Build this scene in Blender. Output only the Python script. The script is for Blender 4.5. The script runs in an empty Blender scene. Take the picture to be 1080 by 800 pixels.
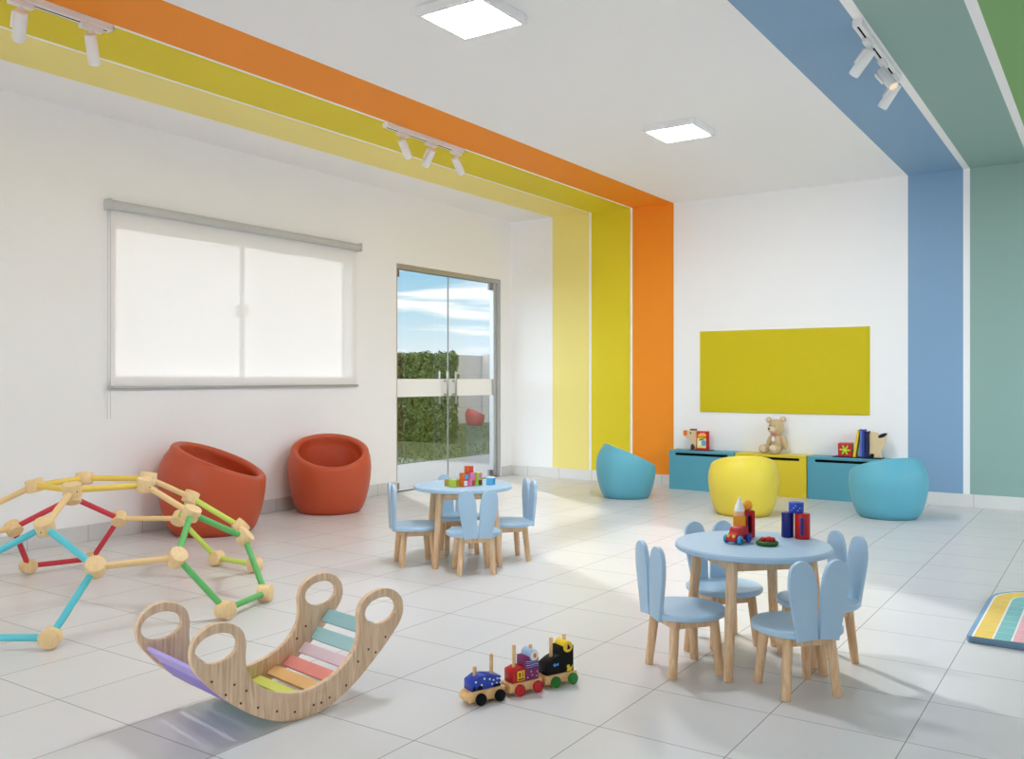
import bpy, bmesh, math, random
from mathutils import Vector, Matrix, noise
S = bpy.context.scene
COL = S.collection
rnd = random.Random(7)
PI = math.pi

# ------------------------------------------------------------------ materials
def lin(c):
    return tuple((x/12.92 if x <= .04045 else ((x+.055)/1.055)**2.4) for x in [v/255. for v in c]) + (1.,)

def newmat(name):
    m = bpy.data.materials.new(name); m.use_nodes = True
    nt = m.node_tree; nt.nodes.clear()
    out = nt.nodes.new('ShaderNodeOutputMaterial')
    return m, nt, out

def paint(name, rgb, rough=.5, spec=.4, var=.03, bump=.0, scale=30., metal=0., sheen=0.):
    """painted / moulded surface with a faint procedural unevenness"""
    m, nt, out = newmat(name)
    p = nt.nodes.new('ShaderNodeBsdfPrincipled')
    tc = nt.nodes.new('ShaderNodeTexCoord')
    n = nt.nodes.new('ShaderNodeTexNoise'); n.inputs['Scale'].default_value = scale; n.inputs['Detail'].default_value = 3
    nt.links.new(tc.outputs['Object'], n.inputs['Vector'])
    mx = nt.nodes.new('ShaderNodeMix'); mx.data_type = 'RGBA'
    c = lin(rgb)
    mx.inputs['A'].default_value = tuple(min(1, v*(1-var)) for v in c[:3])+(1,)
    mx.inputs['B'].default_value = tuple(min(1, v*(1+var)) for v in c[:3])+(1,)
    nt.links.new(n.outputs['Fac'], mx.inputs['Factor'])
    nt.links.new(mx.outputs['Result'], p.inputs['Base Color'])
    p.inputs['Roughness'].default_value = rough
    p.inputs['Specular IOR Level'].default_value = spec
    p.inputs['Metallic'].default_value = metal
    if sheen: p.inputs['Sheen Weight'].default_value = sheen
    if bump:
        b = nt.nodes.new('ShaderNodeBump'); b.inputs['Strength'].default_value = bump; b.inputs['Distance'].default_value = .004
        nt.links.new(n.outputs['Fac'], b.inputs['Height']); nt.links.new(b.outputs['Normal'], p.inputs['Normal'])
    nt.links.new(p.outputs['BSDF'], out.inputs['Surface'])
    return m

def wood(name, c1, c2, scale=(45, 45, 3.), rough=.5, contrast=(.35, .7), dist=1.5):
    m, nt, out = newmat(name)
    p = nt.nodes.new('ShaderNodeBsdfPrincipled')
    tc = nt.nodes.new('ShaderNodeTexCoord')
    mp = nt.nodes.new('ShaderNodeMapping'); mp.inputs['Scale'].default_value = scale
    n = nt.nodes.new('ShaderNodeTexNoise'); n.inputs['Scale'].default_value = 1.; n.inputs['Detail'].default_value = 5
    n.inputs['Distortion'].default_value = dist
    r = nt.nodes.new('ShaderNodeValToRGB')
    r.color_ramp.elements[0].position = contrast[0]; r.color_ramp.elements[0].color = lin(c1)
    r.color_ramp.elements[1].position = contrast[1]; r.color_ramp.elements[1].color = lin(c2)
    nt.links.new(tc.outputs['Object'], mp.inputs['Vector']); nt.links.new(mp.outputs['Vector'], n.inputs['Vector'])
    nt.links.new(n.outputs['Fac'], r.inputs['Fac']); nt.links.new(r.outputs['Color'], p.inputs['Base Color'])
    p.inputs['Roughness'].default_value = rough
    nt.links.new(p.outputs['BSDF'], out.inputs['Surface'])
    return m

def emis(name, rgb, strength):
    m, nt, out = newmat(name)
    e = nt.nodes.new('ShaderNodeEmission'); e.inputs['Color'].default_value = lin(rgb); e.inputs['Strength'].default_value = strength
    nt.links.new(e.outputs['Emission'], out.inputs['Surface'])
    return m

WHITE = (247, 246, 246)
STRIPES = [(-5.5185, -5.0416, (244, 228, 140)), (-4.991, -4.522, (228, 208, 40)), (-4.4757, -4.003, (248, 148, 34)),
           (-1.641, -1.1685, (134, 168, 200)), (-1.119, -.646, (146, 176, 168)), (-.597, -.12, (130, 174, 112))]

def striped(name):
    """white paint with six painted stripes laid out along world X"""
    m, nt, out = newmat(name)
    p = nt.nodes.new('ShaderNodeBsdfPrincipled'); p.inputs['Roughness'].default_value = .62; p.inputs['Specular IOR Level'].default_value = .3
    g = nt.nodes.new('ShaderNodeTexCoord'); sx = nt.nodes.new('ShaderNodeSeparateXYZ')
    nt.links.new(g.outputs['Object'], sx.inputs['Vector'])
    mr = nt.nodes.new('ShaderNodeMapRange'); mr.inputs['From Min'].default_value = -6.; mr.inputs['From Max'].default_value = 1.
    nt.links.new(sx.outputs['X'], mr.inputs['Value'])
    r = nt.nodes.new('ShaderNodeValToRGB'); cr = r.color_ramp; cr.interpolation = 'CONSTANT'
    f = lambda x: (x+6.)/7.
    cr.elements[0].position = 0; cr.elements[0].color = lin(WHITE)
    cr.elements.remove(cr.elements[1])
    for a, b, c in STRIPES:
        e = cr.elements.new(f(a)); e.color = lin(c)
        e = cr.elements.new(f(b)); e.color = lin(WHITE)
    nt.links.new(mr.outputs['Result'], r.inputs['Fac']); nt.links.new(r.outputs['Color'], p.inputs['Base Color'])
    n = nt.nodes.new('ShaderNodeTexNoise'); n.inputs['Scale'].default_value = 60
    nt.links.new(g.outputs['Object'], n.inputs['Vector'])
    b = nt.nodes.new('ShaderNodeBump'); b.inputs['Strength'].default_value = .04; b.inputs['Distance'].default_value = .002
    nt.links.new(n.outputs['Fac'], b.inputs['Height']); nt.links.new(b.outputs['Normal'], p.inputs['Normal'])
    nt.links.new(p.outputs['BSDF'], out.inputs['Surface'])
    return m

def tiles(name, base, grout, px, ox, py, oy, axis='XY', w=.0035, rough=.29):
    """rectangular tiles: pitch px/py, offset ox/oy, thin grout lines, slight tile-to-tile tone"""
    m, nt, out = newmat(name)
    N = nt.nodes.new; L = nt.links.new
    p = N('ShaderNodeBsdfPrincipled')
    g = N('ShaderNodeTexCoord'); sx = N('ShaderNodeSeparateXYZ'); L(g.outputs['Object'], sx.inputs['Vector'])
    def math_(op, a, b=None):
        n = N('ShaderNodeMath'); n.operation = op
        for i, v in enumerate((a, b)):
            if v is None: continue
            if isinstance(v, (int, float)): n.inputs[i].default_value = v
            else: L(v, n.inputs[i])
        return n.outputs[0]
    lines = []; cells = []
    for ax, pitch, off in ((axis[0], px, ox), (axis[1], py, oy)):
        if not pitch: continue
        t = math_('DIVIDE', math_('SUBTRACT', sx.outputs[ax], off), pitch)
        fr = math_('FRACT', t); cells.append(math_('FLOOR', t))
        d = math_('MULTIPLY', math_('MINIMUM', fr, math_('SUBTRACT', 1., fr)), pitch)
        lines.append(math_('LESS_THAN', d, w/2))
    fac = lines[0] if len(lines) == 1 else math_('MAXIMUM', lines[0], lines[1])
    cv = N('ShaderNodeCombineXYZ'); L(cells[0], cv.inputs[0])
    if len(cells) > 1: L(cells[1], cv.inputs[1])
    wn = N('ShaderNodeTexWhiteNoise'); L(cv.outputs[0], wn.inputs['Vector'])
    ns = N('ShaderNodeTexNoise'); ns.inputs['Scale'].default_value = 2.2; ns.inputs['Detail'].default_value = 6; ns.inputs['Distortion'].default_value = 1.2
    L(g.outputs['Object'], ns.inputs['Vector'])
    tone = math_('ADD', math_('MULTIPLY', wn.outputs['Value'], .03), math_('MULTIPLY', ns.outputs['Fac'], .08))
    tone = math_('ADD', tone, .93)
    vm = N('ShaderNodeVectorMath'); vm.operation = 'SCALE'; vm.inputs[0].default_value = lin(base)[:3]; L(tone, vm.inputs['Scale'])
    mx = N('ShaderNodeMix'); mx.data_type = 'RGBA'; L(fac, mx.inputs['Factor']); L(vm.outputs[0], mx.inputs['A']); mx.inputs['B'].default_value = lin(grout)
    L(mx.outputs['Result'], p.inputs['Base Color'])
    p.inputs['Specular IOR Level'].default_value = .4
    rr = math_('ADD', math_('MULTIPLY', fac, .4), rough); L(rr, p.inputs['Roughness'])
    L(p.outputs['BSDF'], out.inputs['Surface'])
    return m

def glass(name, tint=(250, 252, 252)):
    m, nt, out = newmat(name)
    t = nt.nodes.new('ShaderNodeBsdfTransparent'); t.inputs['Color'].default_value = lin(tint)
    g = nt.nodes.new('ShaderNodeBsdfGlossy'); g.inputs['Roughness'].default_value = .02
    lw = nt.nodes.new('ShaderNodeLayerWeight'); lw.inputs['Blend'].default_value = .12
    mu = nt.nodes.new('ShaderNodeMath'); mu.operation = 'MULTIPLY'; mu.inputs[1].default_value = .45
    mx = nt.nodes.new('ShaderNodeMixShader')
    nt.links.new(lw.outputs['Facing'], mu.inputs[0]); nt.links.new(mu.outputs[0], mx.inputs['Fac'])
    nt.links.new(t.outputs[0], mx.inputs[1]); nt.links.new(g.outputs[0], mx.inputs[2])
    nt.links.new(mx.outputs[0], out.inputs['Surface'])
    return m

def fabric(name, rgb, trans=.6):
    m, nt, out = newmat(name)
    d = nt.nodes.new('ShaderNodeBsdfDiffuse'); d.inputs['Color'].default_value = lin(rgb)
    t = nt.nodes.new('ShaderNodeBsdfTranslucent'); t.inputs['Color'].default_value = lin((250, 248, 247))
    tc = nt.nodes.new('ShaderNodeTexCoord'); n = nt.nodes.new('ShaderNodeTexNoise'); n.inputs['Scale'].default_value = 220
    nt.links.new(tc.outputs['Object'], n.inputs['Vector'])
    b = nt.nodes.new('ShaderNodeBump'); b.inputs['Strength'].default_value = .05
    nt.links.new(n.outputs['Fac'], b.inputs['Height']); nt.links.new(b.outputs['Normal'], d.inputs['Normal'])
    mx = nt.nodes.new('ShaderNodeMixShader'); mx.inputs['Fac'].default_value = trans
    nt.links.new(d.outputs[0], mx.inputs[1]); nt.links.new(t.outputs[0], mx.inputs[2]); nt.links.new(mx.outputs[0], out.inputs['Surface'])
    return m

M = {}
M['white'] = paint('white_wall_paint', WHITE, .65, .3, .008, .05, 50)
M['striped'] = striped('wall_paint_with_colour_stripes')
M['floor'] = tiles('pale_floor_tiles', (215, 213, 213), (140, 137, 134), .4338, -.559, .4313, 1.773)
M['base_x'] = tiles('baseboard_tiles_back', (226, 224, 221), (176, 173, 170), .4338, -.64, 0, 0, 'XY', .005, .3)
M['base_y'] = tiles('baseboard_tiles_left', (214, 213, 212), (170, 168, 166), 0, 0, .4313, 1.9, 'XY', .005, .3)
M['blueseat'] = paint('sky_blue_lacquer', (172, 201, 224), .38, .45, .02)
M['beech'] = wood('pale_beech', (216, 174, 130), (240, 205, 165), (60, 60, 5))
M['ply'] = wood('pine_plywood', (214, 174, 136), (246, 219, 187), (40, 40, 3.2), .5, (.3, .72), 2.2)
M['pine'] = wood('pale_pine_joint', (232, 194, 138), (242, 212, 162), (70, 70, 6), .5, (.25, .75), .6)
M['trainwood'] = wood('train_wood', (222, 172, 112), (240, 200, 142), (40, 40, 40), .45)
M['red_tub'] = paint('terracotta_plastic', (192, 80, 46), .42, .4, .02, .02, 8)
M['blue_tub'] = paint('turquoise_plastic', (98, 174, 194), .42, .4, .02, .02, 8)
M['yellow_tub'] = paint('yellow_plastic', (228, 206, 70), .42, .4, .02, .02, 8)
M['cab_blue'] = paint('turquoise_cabinet', (90, 162, 182), .42, .35, .01)
M['cab_yellow'] = paint('yellow_cabinet', (226, 202, 50), .42, .35, .01)
M['board'] = paint('chartreuse_board', (208, 189, 8), .6, .3, .015)
M['black'] = paint('black_lacquer', (14, 14, 15), .45, .3, .02)
M['dark'] = paint('dark_recess', (10, 12, 14), .8, .1, .02)
M['alu'] = paint('brushed_aluminium', (186, 186, 186), .38, .5, .04, 0, 20, .75)
M['alu_dark'] = paint('grey_aluminium', (140, 141, 143), .4, .5, .04, 0, 20, .6)
M['steel'] = paint('satin_steel', (168, 166, 162), .3, .5, .04, 0, 20, .9)
M['greyplastic'] = paint('light_grey_plastic', (196, 197, 196), .5, .4, .01)
M['whiteplastic'] = paint('white_plastic', (238, 238, 238), .4, .4, .01)
M['fabric'] = fabric('blind_fabric', (244, 241, 240), .205)
M['glass'] = glass('clear_glass')
M['frost'] = fabric('frosted_film', (236, 234, 230), .35)
M['panel'] = emis('lamp_diffuser_glow', (241, 248, 255), 98.)
M['lens'] = emis('spot_lens_glow', (255, 228, 190), .9)

def P(key, rgb, **k):
    if key not in M: M[key] = paint(key, rgb, **k)
    return M[key]
P('rod_yellow', (240, 204, 92)); P('rod_tan', (238, 202, 146)); P('rod_red', (208, 60, 74)); P('rod_cyan', (98, 204, 216))
P('rod_green', (100, 182, 102)); P('rod_lime', (202, 220, 98)); P('rod_orange', (240, 160, 80))
P('slat_teal', (150, 190, 194)); P('slat_teal_pale', (164, 202, 205)); P('slat_lilac', (230, 205, 214)); P('slat_coral', (243, 152, 142))
P('slat_orange', (238, 186, 124)); P('slat_lime', (220, 222, 106)); P('slat_green', (150, 200, 130)); P('slat_mint', (140, 205, 190))
P('slat_sky', (130, 180, 226)); P('slat_indigo', (130, 130, 214)); P('slat_violet', (158, 136, 214)); P('slat_lavender', (186, 170, 234))
P('toy_red', (190, 22, 28), rough=.35); P('toy_navy', (24, 32, 116), rough=.35); P('toy_blue', (32, 66, 176), rough=.35); P('toy_teal', (40, 150, 200), rough=.35)
P('toy_green', (34, 120, 40), rough=.4); P('toy_dkgreen', (38, 92, 34), rough=.5); P('toy_yellow', (244, 206, 30), rough=.4); P('toy_amber', (240, 160, 30), rough=.4)
P('toy_purple', (120, 34, 92), rough=.4); P('toy_paleblue', (158, 192, 226), rough=.4); P('toy_white', (240, 238, 232), rough=.4)
P('toy_black', (9, 10, 12), rough=.5, spec=.2); P('toy_maroon', (110, 18, 30), rough=.4); P('toy_cyan', (60, 150, 226), rough=.4); P('toy_skin', (232, 180, 140), rough=.5)
P('lettergold', (248, 206, 60), rough=.5); P('lime', (150, 214, 36), rough=.5); P('orange', (232, 120, 30), rough=.5); P('pink', (236, 130, 170), rough=.5)
P('brown', (96, 52, 30), rough=.5); P('cream', (230, 204, 160), rough=.5); P('scarlet', (222, 40, 28), rough=.5); P('cubegreen', (40, 120, 60), rough=.5)
P('paleyellow', (246, 222, 130), rough=.5); P('blockorange', (206, 104, 44), rough=.5); P('blockgreen', (176, 196, 74), rough=.5); P('blocksky', (92, 172, 218), rough=.5)
P('blockred', (204, 66, 52), rough=.5); P('blockolive', (186, 150, 62), rough=.5)
P('bear', (206, 178, 136), rough=.9, bump=1., scale=90., sheen=.3); P('bear_light', (222, 204, 168), rough=.9, bump=1., scale=90.); P('bow', (226, 136, 140), rough=.8)
P('mat_blue', (122, 160, 196), rough=.85); P('mat_yellow', (232, 200, 98), rough=.85); P('mat_teal', (128, 190, 192), rough=.85); P('mat_pink', (232, 176, 186), rough=.85)
P('mat_white', (236, 234, 226), rough=.85); P('mat_side', (104, 136, 158), rough=.85)

# ------------------------------------------------------------------ mesh helpers
def tag(o, label=None, cat=None, group=None, kind=None):
    if label: o['label'] = label
    if cat: o['category'] = cat
    if group: o['group'] = group
    if kind: o['kind'] = kind
    return o

def empty(name, loc=(0, 0, 0), rz=0., label=None, cat=None, group=None):
    o = bpy.data.objects.new(name, None); COL.objects.link(o)
    o.location = loc; o.rotation_euler = (0, 0, rz); o.empty_display_size = .05
    return tag(o, label, cat, group)

def obj(name, bm, mat, parent=None, smooth=False, loc=None, rot=None):
    me = bpy.data.meshes.new(name)
    if isinstance(bm, bpy.types.Mesh): me = bm
    else:
        bmesh.ops.recalc_face_normals(bm, faces=bm.faces[:])
        bm.to_mesh(me); bm.free()
    mats = mat if isinstance(mat, (list, tuple)) else [mat]
    me.materials.clear()
    for m in mats: me.materials.append(m)
    if smooth:
        for p in me.polygons: p.use_smooth = True
        if smooth != 'all':
            try: me.set_sharp_from_angle(angle=math.radians(38))
            except Exception: pass
    o = bpy.data.objects.new(name, me); COL.objects.link(o)
    if parent: o.parent = parent
    if loc: o.location = loc
    if rot: o.rotation_euler = rot
    return o

def struct(name, bm, mat, parent=None, **k):
    o = obj(name, bm, mat, parent, **k)
    if not parent: o['kind'] = 'structure'
    return o

def box(bm, x0, x1, y0, y1, z0, z1, bev=0., seg=2, mtx=None, mi=0):
    r = bmesh.ops.create_cube(bm, size=1.)
    vs = r['verts']
    for v in vs:
        v.co = Vector((x0+(v.co.x+.5)*(x1-x0), y0+(v.co.y+.5)*(y1-y0), z0+(v.co.z+.5)*(z1-z0)))
    fs = set(f for v in vs for f in v.link_faces)
    if bev:
        es = list(set(e for v in vs for e in v.link_edges))
        rr = bmesh.ops.bevel(bm, geom=es, offset=bev, segments=seg, affect='EDGES', profile=.5)
        fs = set(rr['faces']) | set(f for f in fs if f.is_valid)
        vs = list(set(v for f in fs for v in f.verts))
    for f in fs: f.material_index = mi
    if mtx: bmesh.ops.transform(bm, matrix=mtx, verts=vs)
    return vs

def BOX(*a, **k):
    bm = bmesh.new(); box(bm, *a, **k); return bm

def axis_matrix(p, d):
    d = Vector(d).normalized()
    q = Vector((0, 0, 1)).rotation_difference(d)
    return Matrix.Translation(Vector(p)) @ q.to_matrix().to_4x4()

def cyl(bm, p0, p1, r0, r1=None, n=20, bev=0., mi=0):
    """cylinder or cone from p0 to p1, optional rounded ends"""
    p0 = Vector(p0); p1 = Vector(p1); r1 = r0 if r1 is None else r1
    L = (p1-p0).length
    if bev: prof = [(0, 0), (r0-bev, 0), (r0-bev*.3, bev*.3), (r0, bev), (r1, L-bev), (r1-bev*.3, L-bev*.3), (r1-bev, L), (0, L)]
    else: prof = [(0, 0), (r0, 0), (r1, L), (0, L)]
    return lathe(bm, prof, axis_matrix(p0, p1-p0), n, mi)

def lathe(bm, prof, mtx=None, n=24, mi=0, sx=1., sy=1.):
    rings = []
    vs = []
    for r, z in prof:
        if r < 1e-7:
            v = bm.verts.new((0, 0, z)); rings.append([v]); vs.append(v)
        else:
            ring = [bm.verts.new((r*sx*math.cos(2*PI*k/n), r*sy*math.sin(2*PI*k/n), z)) for k in range(n)]
            rings.append(ring); vs += ring
    for a, b in zip(rings, rings[1:]):
        if len(a) == 1 and len(b) == 1: continue
        for k in range(n):
            k2 = (k+1) % n
            if len(a) == 1: f = bm.faces.new((a[0], b[k], b[k2]))
            elif len(b) == 1: f = bm.faces.new((a[k], a[k2], b[0]))
            else: f = bm.faces.new((a[k], a[k2], b[k2], b[k]))
            f.material_index = mi
    if mtx: bmesh.ops.transform(bm, matrix=mtx, verts=vs)
    return vs

def ball(bm, c, r, sub=3, mtx=None, mi=0):
    rx = r if isinstance(r, (tuple, list)) else (r, r, r)
    rr = bmesh.ops.create_icosphere(bm, subdivisions=sub, radius=1.)
    m = Matrix.Translation(Vector(c)) @ (mtx or Matrix()) @ Matrix.Diagonal((*rx, 1))
    bmesh.ops.transform(bm, matrix=m, verts=rr['verts'])
    for v in rr['verts']:
        for f in v.link_faces: f.material_index = mi
    return rr['verts']

def smooth_loop(pts, n=4):
    out = []
    N = len(pts)
    for i in range(N):
        p0, p1, p2, p3 = [Vector(pts[(i+k-1) % N]) for k in range(4)]
        for j in range(n):
            t = j/n
            out.append(.5*((2*p1)+(p2-p0)*t+(2*p0-5*p1+4*p2-p3)*t*t+(3*p1-p0-3*p2+p3)*t**3))
    return [(v.x, v.y) for v in out]

def plate(loops, thick, bev=0., xz=True):
    """flat plate cut to a closed outline (first loop) with holes (other loops); outline in x,z, thickness along y (0..thick)"""
    cu = bpy.data.curves.new('outline', 'CURVE'); cu.dimensions = '2D'; cu.fill_mode = 'BOTH'
    cu.extrude = thick/2-bev; cu.bevel_depth = bev; cu.bevel_resolution = 1; cu.offset = -bev
    for lp in loops:
        sp = cu.splines.new('POLY'); sp.points.add(len(lp)-1); sp.use_cyclic_u = True
        for q, (x, y) in zip(sp.points, lp): q.co = (x, y, 0, 1)
    o = bpy.data.objects.new('outline', cu); COL.objects.link(o)
    dg = bpy.context.evaluated_depsgraph_get(); dg.update()
    me = bpy.data.meshes.new_from_object(o.evaluated_get(dg))
    bpy.data.objects.remove(o); bpy.data.curves.remove(cu)
    bm = bmesh.new(); bm.from_mesh(me); bpy.data.meshes.remove(me)
    bmesh.ops.remove_doubles(bm, verts=bm.verts[:], dist=1e-6)
    m = Matrix.Translation((0, thick/2, 0)) @ Matrix.Rotation(PI/2, 4, 'X') if xz else Matrix.Translation((0, 0, thick/2))
    bmesh.ops.transform(bm, matrix=m, verts=bm.verts[:])
    return bm

def dup(root, loc, rz=None, label=None, group=None):
    r = root.copy(); COL.objects.link(r); r.location = loc
    if rz is not None: r.rotation_euler = (0, 0, rz)
    if label: r['label'] = label
    if group: r['group'] = group
    for ch in list(root.children):
        c = ch.copy(); COL.objects.link(c); c.parent = r
        for g in list(ch.children):
            d = g.copy(); COL.objects.link(d); d.parent = c
    return r

def ellipse(cx, cy, rx, ry, n=28, a0=0.):
    return [(cx+rx*math.cos(2*PI*k/n+a0), cy+ry*math.sin(2*PI*k/n+a0)) for k in range(n)]

def rrect(x0, x1, y0, y1, r, n=5):
    out = []
    for cx, cy, a in ((x1-r, y0+r, -PI/2), (x1-r, y1-r, 0), (x0+r, y1-r, PI/2), (x0+r, y0+r, PI)):
        for k in range(n+1): out.append((cx+r*math.cos(a+PI/2*k/n), cy+r*math.sin(a+PI/2*k/n)))
    return out

# ------------------------------------------------------------------ the room
XL, YB, XR, YF, H = -6.086, 9.033, 2.2, -3.2, 3.052
T = .16
WY0, WY1, WZ0, WZ1 = 3.845, 6.265, 1.18, 2.335       # window opening
DY0, DY1, DZ1 = 6.935, 8.80, 2.335                # door opening

struct('floor', BOX(XL-.0, XR, YF, YB, -.08, 0), M['floor'])
bm = bmesh.new()
box(bm, XL-T, XR+T, YF-T, YB+T, H, H+.12)
struct('ceiling', bm, M['striped'])
bm = bmesh.new()
box(bm, XL-T, XL, YF-T, WY0, 0, H); box(bm, XL-T, XL, WY0, WY1, 0, WZ0); box(bm, XL-T, XL, WY0, WY1, WZ1, H)
box(bm, XL-T, XL, WY1, DY0, 0, H); box(bm, XL-T, XL, DY0, DY1, DZ1, H); box(bm, XL-T, XL, DY1, YB+T, 0, H)
struct('wall_left', bm, M['white'])
struct('wall_back', BOX(XL, XR+T, YB, YB+T, 0, H), M['striped'])
bm = bmesh.new()                                   # right wall: wide window band beside and behind the camera
box(bm, XR, XR+T, YF-T, 3.2, 0, H); box(bm, XR, XR+T, 8.6, YB, 0, H); box(bm, XR, XR+T, 3.2, 8.6, 0, .6); box(bm, XR, XR+T, 3.2, 8.6, 2.75, H)
struct('wall_right', bm, M['white'])
bm = bmesh.new()                                   # wall behind the camera: unseen wide opening added to let daylight in
box(bm, XL, -5.2, YF-T, YF, 0, H); box(bm, -.4, XR, YF-T, YF, 0, H); box(bm, -5.2, -.4, YF-T, YF, 0, .9); box(bm, -5.2, -.4, YF-T, YF, 2.6, H)
struct('wall_front', bm, M['white'])
struct('baseboard_back', BOX(XL, XR, YB-.012, YB, 0, .117, bev=.003), M['base_x'])
bm = bmesh.new()
box(bm, XL, XL+.012, YF, DY0, 0, .117, bev=.003); box(bm, XL, XL+.012, DY1+.02, YB-.012, 0, .117, bev=.003)
struct('baseboard_left', bm, M['base_y'])

# window behind the blind
def window():
    xo = XL-T+.05
    w = empty('window_1'); w['kind'] = 'structure'
    bm = bmesh.new(); t = .02
    box(bm, xo-.03, xo+.01, WY0, WY1, WZ0, WZ0+t, .003); box(bm, xo-.03, xo+.01, WY0, WY1, WZ1-t, WZ1, .003)
    box(bm, xo-.03, xo+.01, WY0, WY0+t, WZ0+t, WZ1-t, .003); box(bm, xo-.03, xo+.01, WY1-t, WY1, WZ0+t, WZ1-t, .003)
    obj('window_frame', bm, M['whiteplastic'], w)
    obj('mullion', BOX(xo-.03, xo+.012, 5.055, 5.080, WZ0+t, WZ1-t, bev=.003), M['whiteplastic'], w)
    obj('latch', BOX(xo+.01, xo+.095, 4.980, 5.075, 1.71, 1.80, bev=.008), M['whiteplastic'], w)
    for a, b in ((WY0+t, 5.055), (5.080, WY1-t)):
        obj('pane', BOX(xo-.014, xo-.008, a, b, WZ0+t, WZ1-t), M['glass'], w)
window()

def blind():
    b = empty('roller_blind', (XL, 5.07, 1.08), 0, 'white roller blind pulled down over the wide window', 'blind')
    y0, y1 = 3.79-5.07, 6.335-5.07
    bm = bmesh.new()
    cyl(bm, (.045, y0-.02, 1.335), (.045, y1+.0, 1.335), .034, n=24, bev=.003)
    obj('roller_tube', bm, M['greyplastic'], b, True)
    for yy in (y0-.03, y1+.01):
        bm = bmesh.new(); box(bm, 0, .082, yy-.012, yy+.012, 1.295, 1.375, .008); obj('bracket', bm, M['greyplastic'], b)
    bm = bmesh.new(); bm.faces.new([bm.verts.new(p) for p in ((.019, y0, .01), (.019, y1, .01), (.019, y1, 1.33), (.019, y0, 1.33))])   # a single sheet of cloth
    obj('blind_fabric', bm, M['fabric'], b)
    bm = bmesh.new(); box(bm, .009, .030, y0-.02, y1+.02, .0, .022, .005); obj('bottom_bar', bm, M['alu'], b)
    bm = bmesh.new()
    for dx in (.0, .022):
        k = 0
        z = 1.32
        while z > -.215:
            ball(bm, (.036+dx, y0-.033+dx*.4, z), .0038, 1); z -= .011
        cyl(bm, (.036+dx, y0-.033+dx*.4, -.215), (.036+dx, y0-.033+dx*.4, 1.32), .0016, n=6)
    obj('pull_chain', bm, M['greyplastic'], b)
blind()

# glass door
def door():
    xg = XL-.055
    d = empty('door_1'); d['kind'] = 'structure'
    bm = bmesh.new()
    box(bm, XL-.10, XL-.012, DY0, DY1, DZ1-.05, DZ1, .003); box(bm, XL-.10, XL-.012, DY1-.05, DY1, 0, DZ1-.05, .003)
    box(bm, XL-.10, XL-.012, DY0, DY0+.03, 0, DZ1-.05, .003)
    obj('door_frame', bm, M['alu'], d)
    obj('threshold', BOX(XL-.12, XL-.005, DY0+.03, DY1-.05, 0, .012, bev=.003), M['alu_dark'], d)
    ym = 7.853
    for a, b, s in ((DY0+.034, ym-.003, -1), (ym+.003, DY1-.115, 1)):
        lf = obj('glass_leaf', BOX(xg-.004, xg+.004, a, b, .02, DZ1-.06), M['glass'], d)
        obj('frosted_band', BOX(xg+.0045, xg+.0055, a, b, .968, 1.156), M['frost'], lf)
        bm = bmesh.new(); box(bm, xg-.006, xg+.006, ym+s*.003-.003, ym+s*.003+.003, .02, DZ1-.06); obj('edge_seal', bm, M['alu_dark'], lf)
        y = ym+s*.075
        for side in (-1, 1):
            bm = bmesh.new()
            cyl(bm, (xg+side*.055, y, .88), (xg+side*.055, y, 1.24), .0125, n=16, bev=.002)
            for z in (.985, 1.135): cyl(bm, (xg+side*.005, y, z), (xg+side*.055, y, z), .009, n=12)
            obj('pull_handle', bm, M['steel'], lf, True)
        for z in (.02, DZ1-.13):
            yy = DY0+.034 if s < 0 else DY1-.175
            obj('pivot_clamp', BOX(xg-.014, xg+.014, yy, yy+.06, z, z+.07, bev=.003), M['alu_dark'], lf)
    # narrow fixed side light between leaf and jamb
    obj('jamb_post', BOX(xg-.03, xg+.03, DY1-.112, DY1-.05, .012, DZ1-.05, bev=.003), M['alu'], d)
door()

# ------------------------------------------------------------------ ceiling lamps and track spots
def ceiling_panel(x, y, label):
    p = empty('ceiling_light', (x, y, H), 0, label, 'ceiling light', 'square ceiling lights')
    h = .207
    bm = bmesh.new(); t = .026
    box(bm, -h, h, -h, -h+t, -.05, 0, .004); box(bm, -h, h, h-t, h, -.05, 0, .004)
    box(bm, -h, -h+t, -h+t, h-t, -.05, 0, .004); box(bm, h-t, h, -h+t, h-t, -.05, 0, .004)
    obj('light_frame', bm, M['whiteplastic'], p)
    obj('diffuser', BOX(-h+t, h-t, -h+t, h-t, -.044, -.036), M['panel'], p)
    return p
ceiling_panel(-2.765, 3.74, 'larger looking square ceiling light panel, at the top edge of the photo')
ceiling_panel(-2.75, 6.345, 'square ceiling light panel further back, above the yellow wall board')

def track(name_label, x, y0, y1):
    t = empty('light_track', (x, (y0+y1)/2, H), 0, name_label, 'light track', 'white light tracks')
    h = (y1-y0)/2
    obj('rail', BOX(-.026, .026, -h, h, -.034, 0, bev=.004), M['whiteplastic'], t)
    obj('end_cap', BOX(-.022, .022, h, h+.012, -.03, 0, bev=.003), M['greyplastic'], t)
    obj('slot', BOX(-.005, .005, -h+.02, h-.02, -.0352, -.033), M['dark'], t)
    return t

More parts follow.
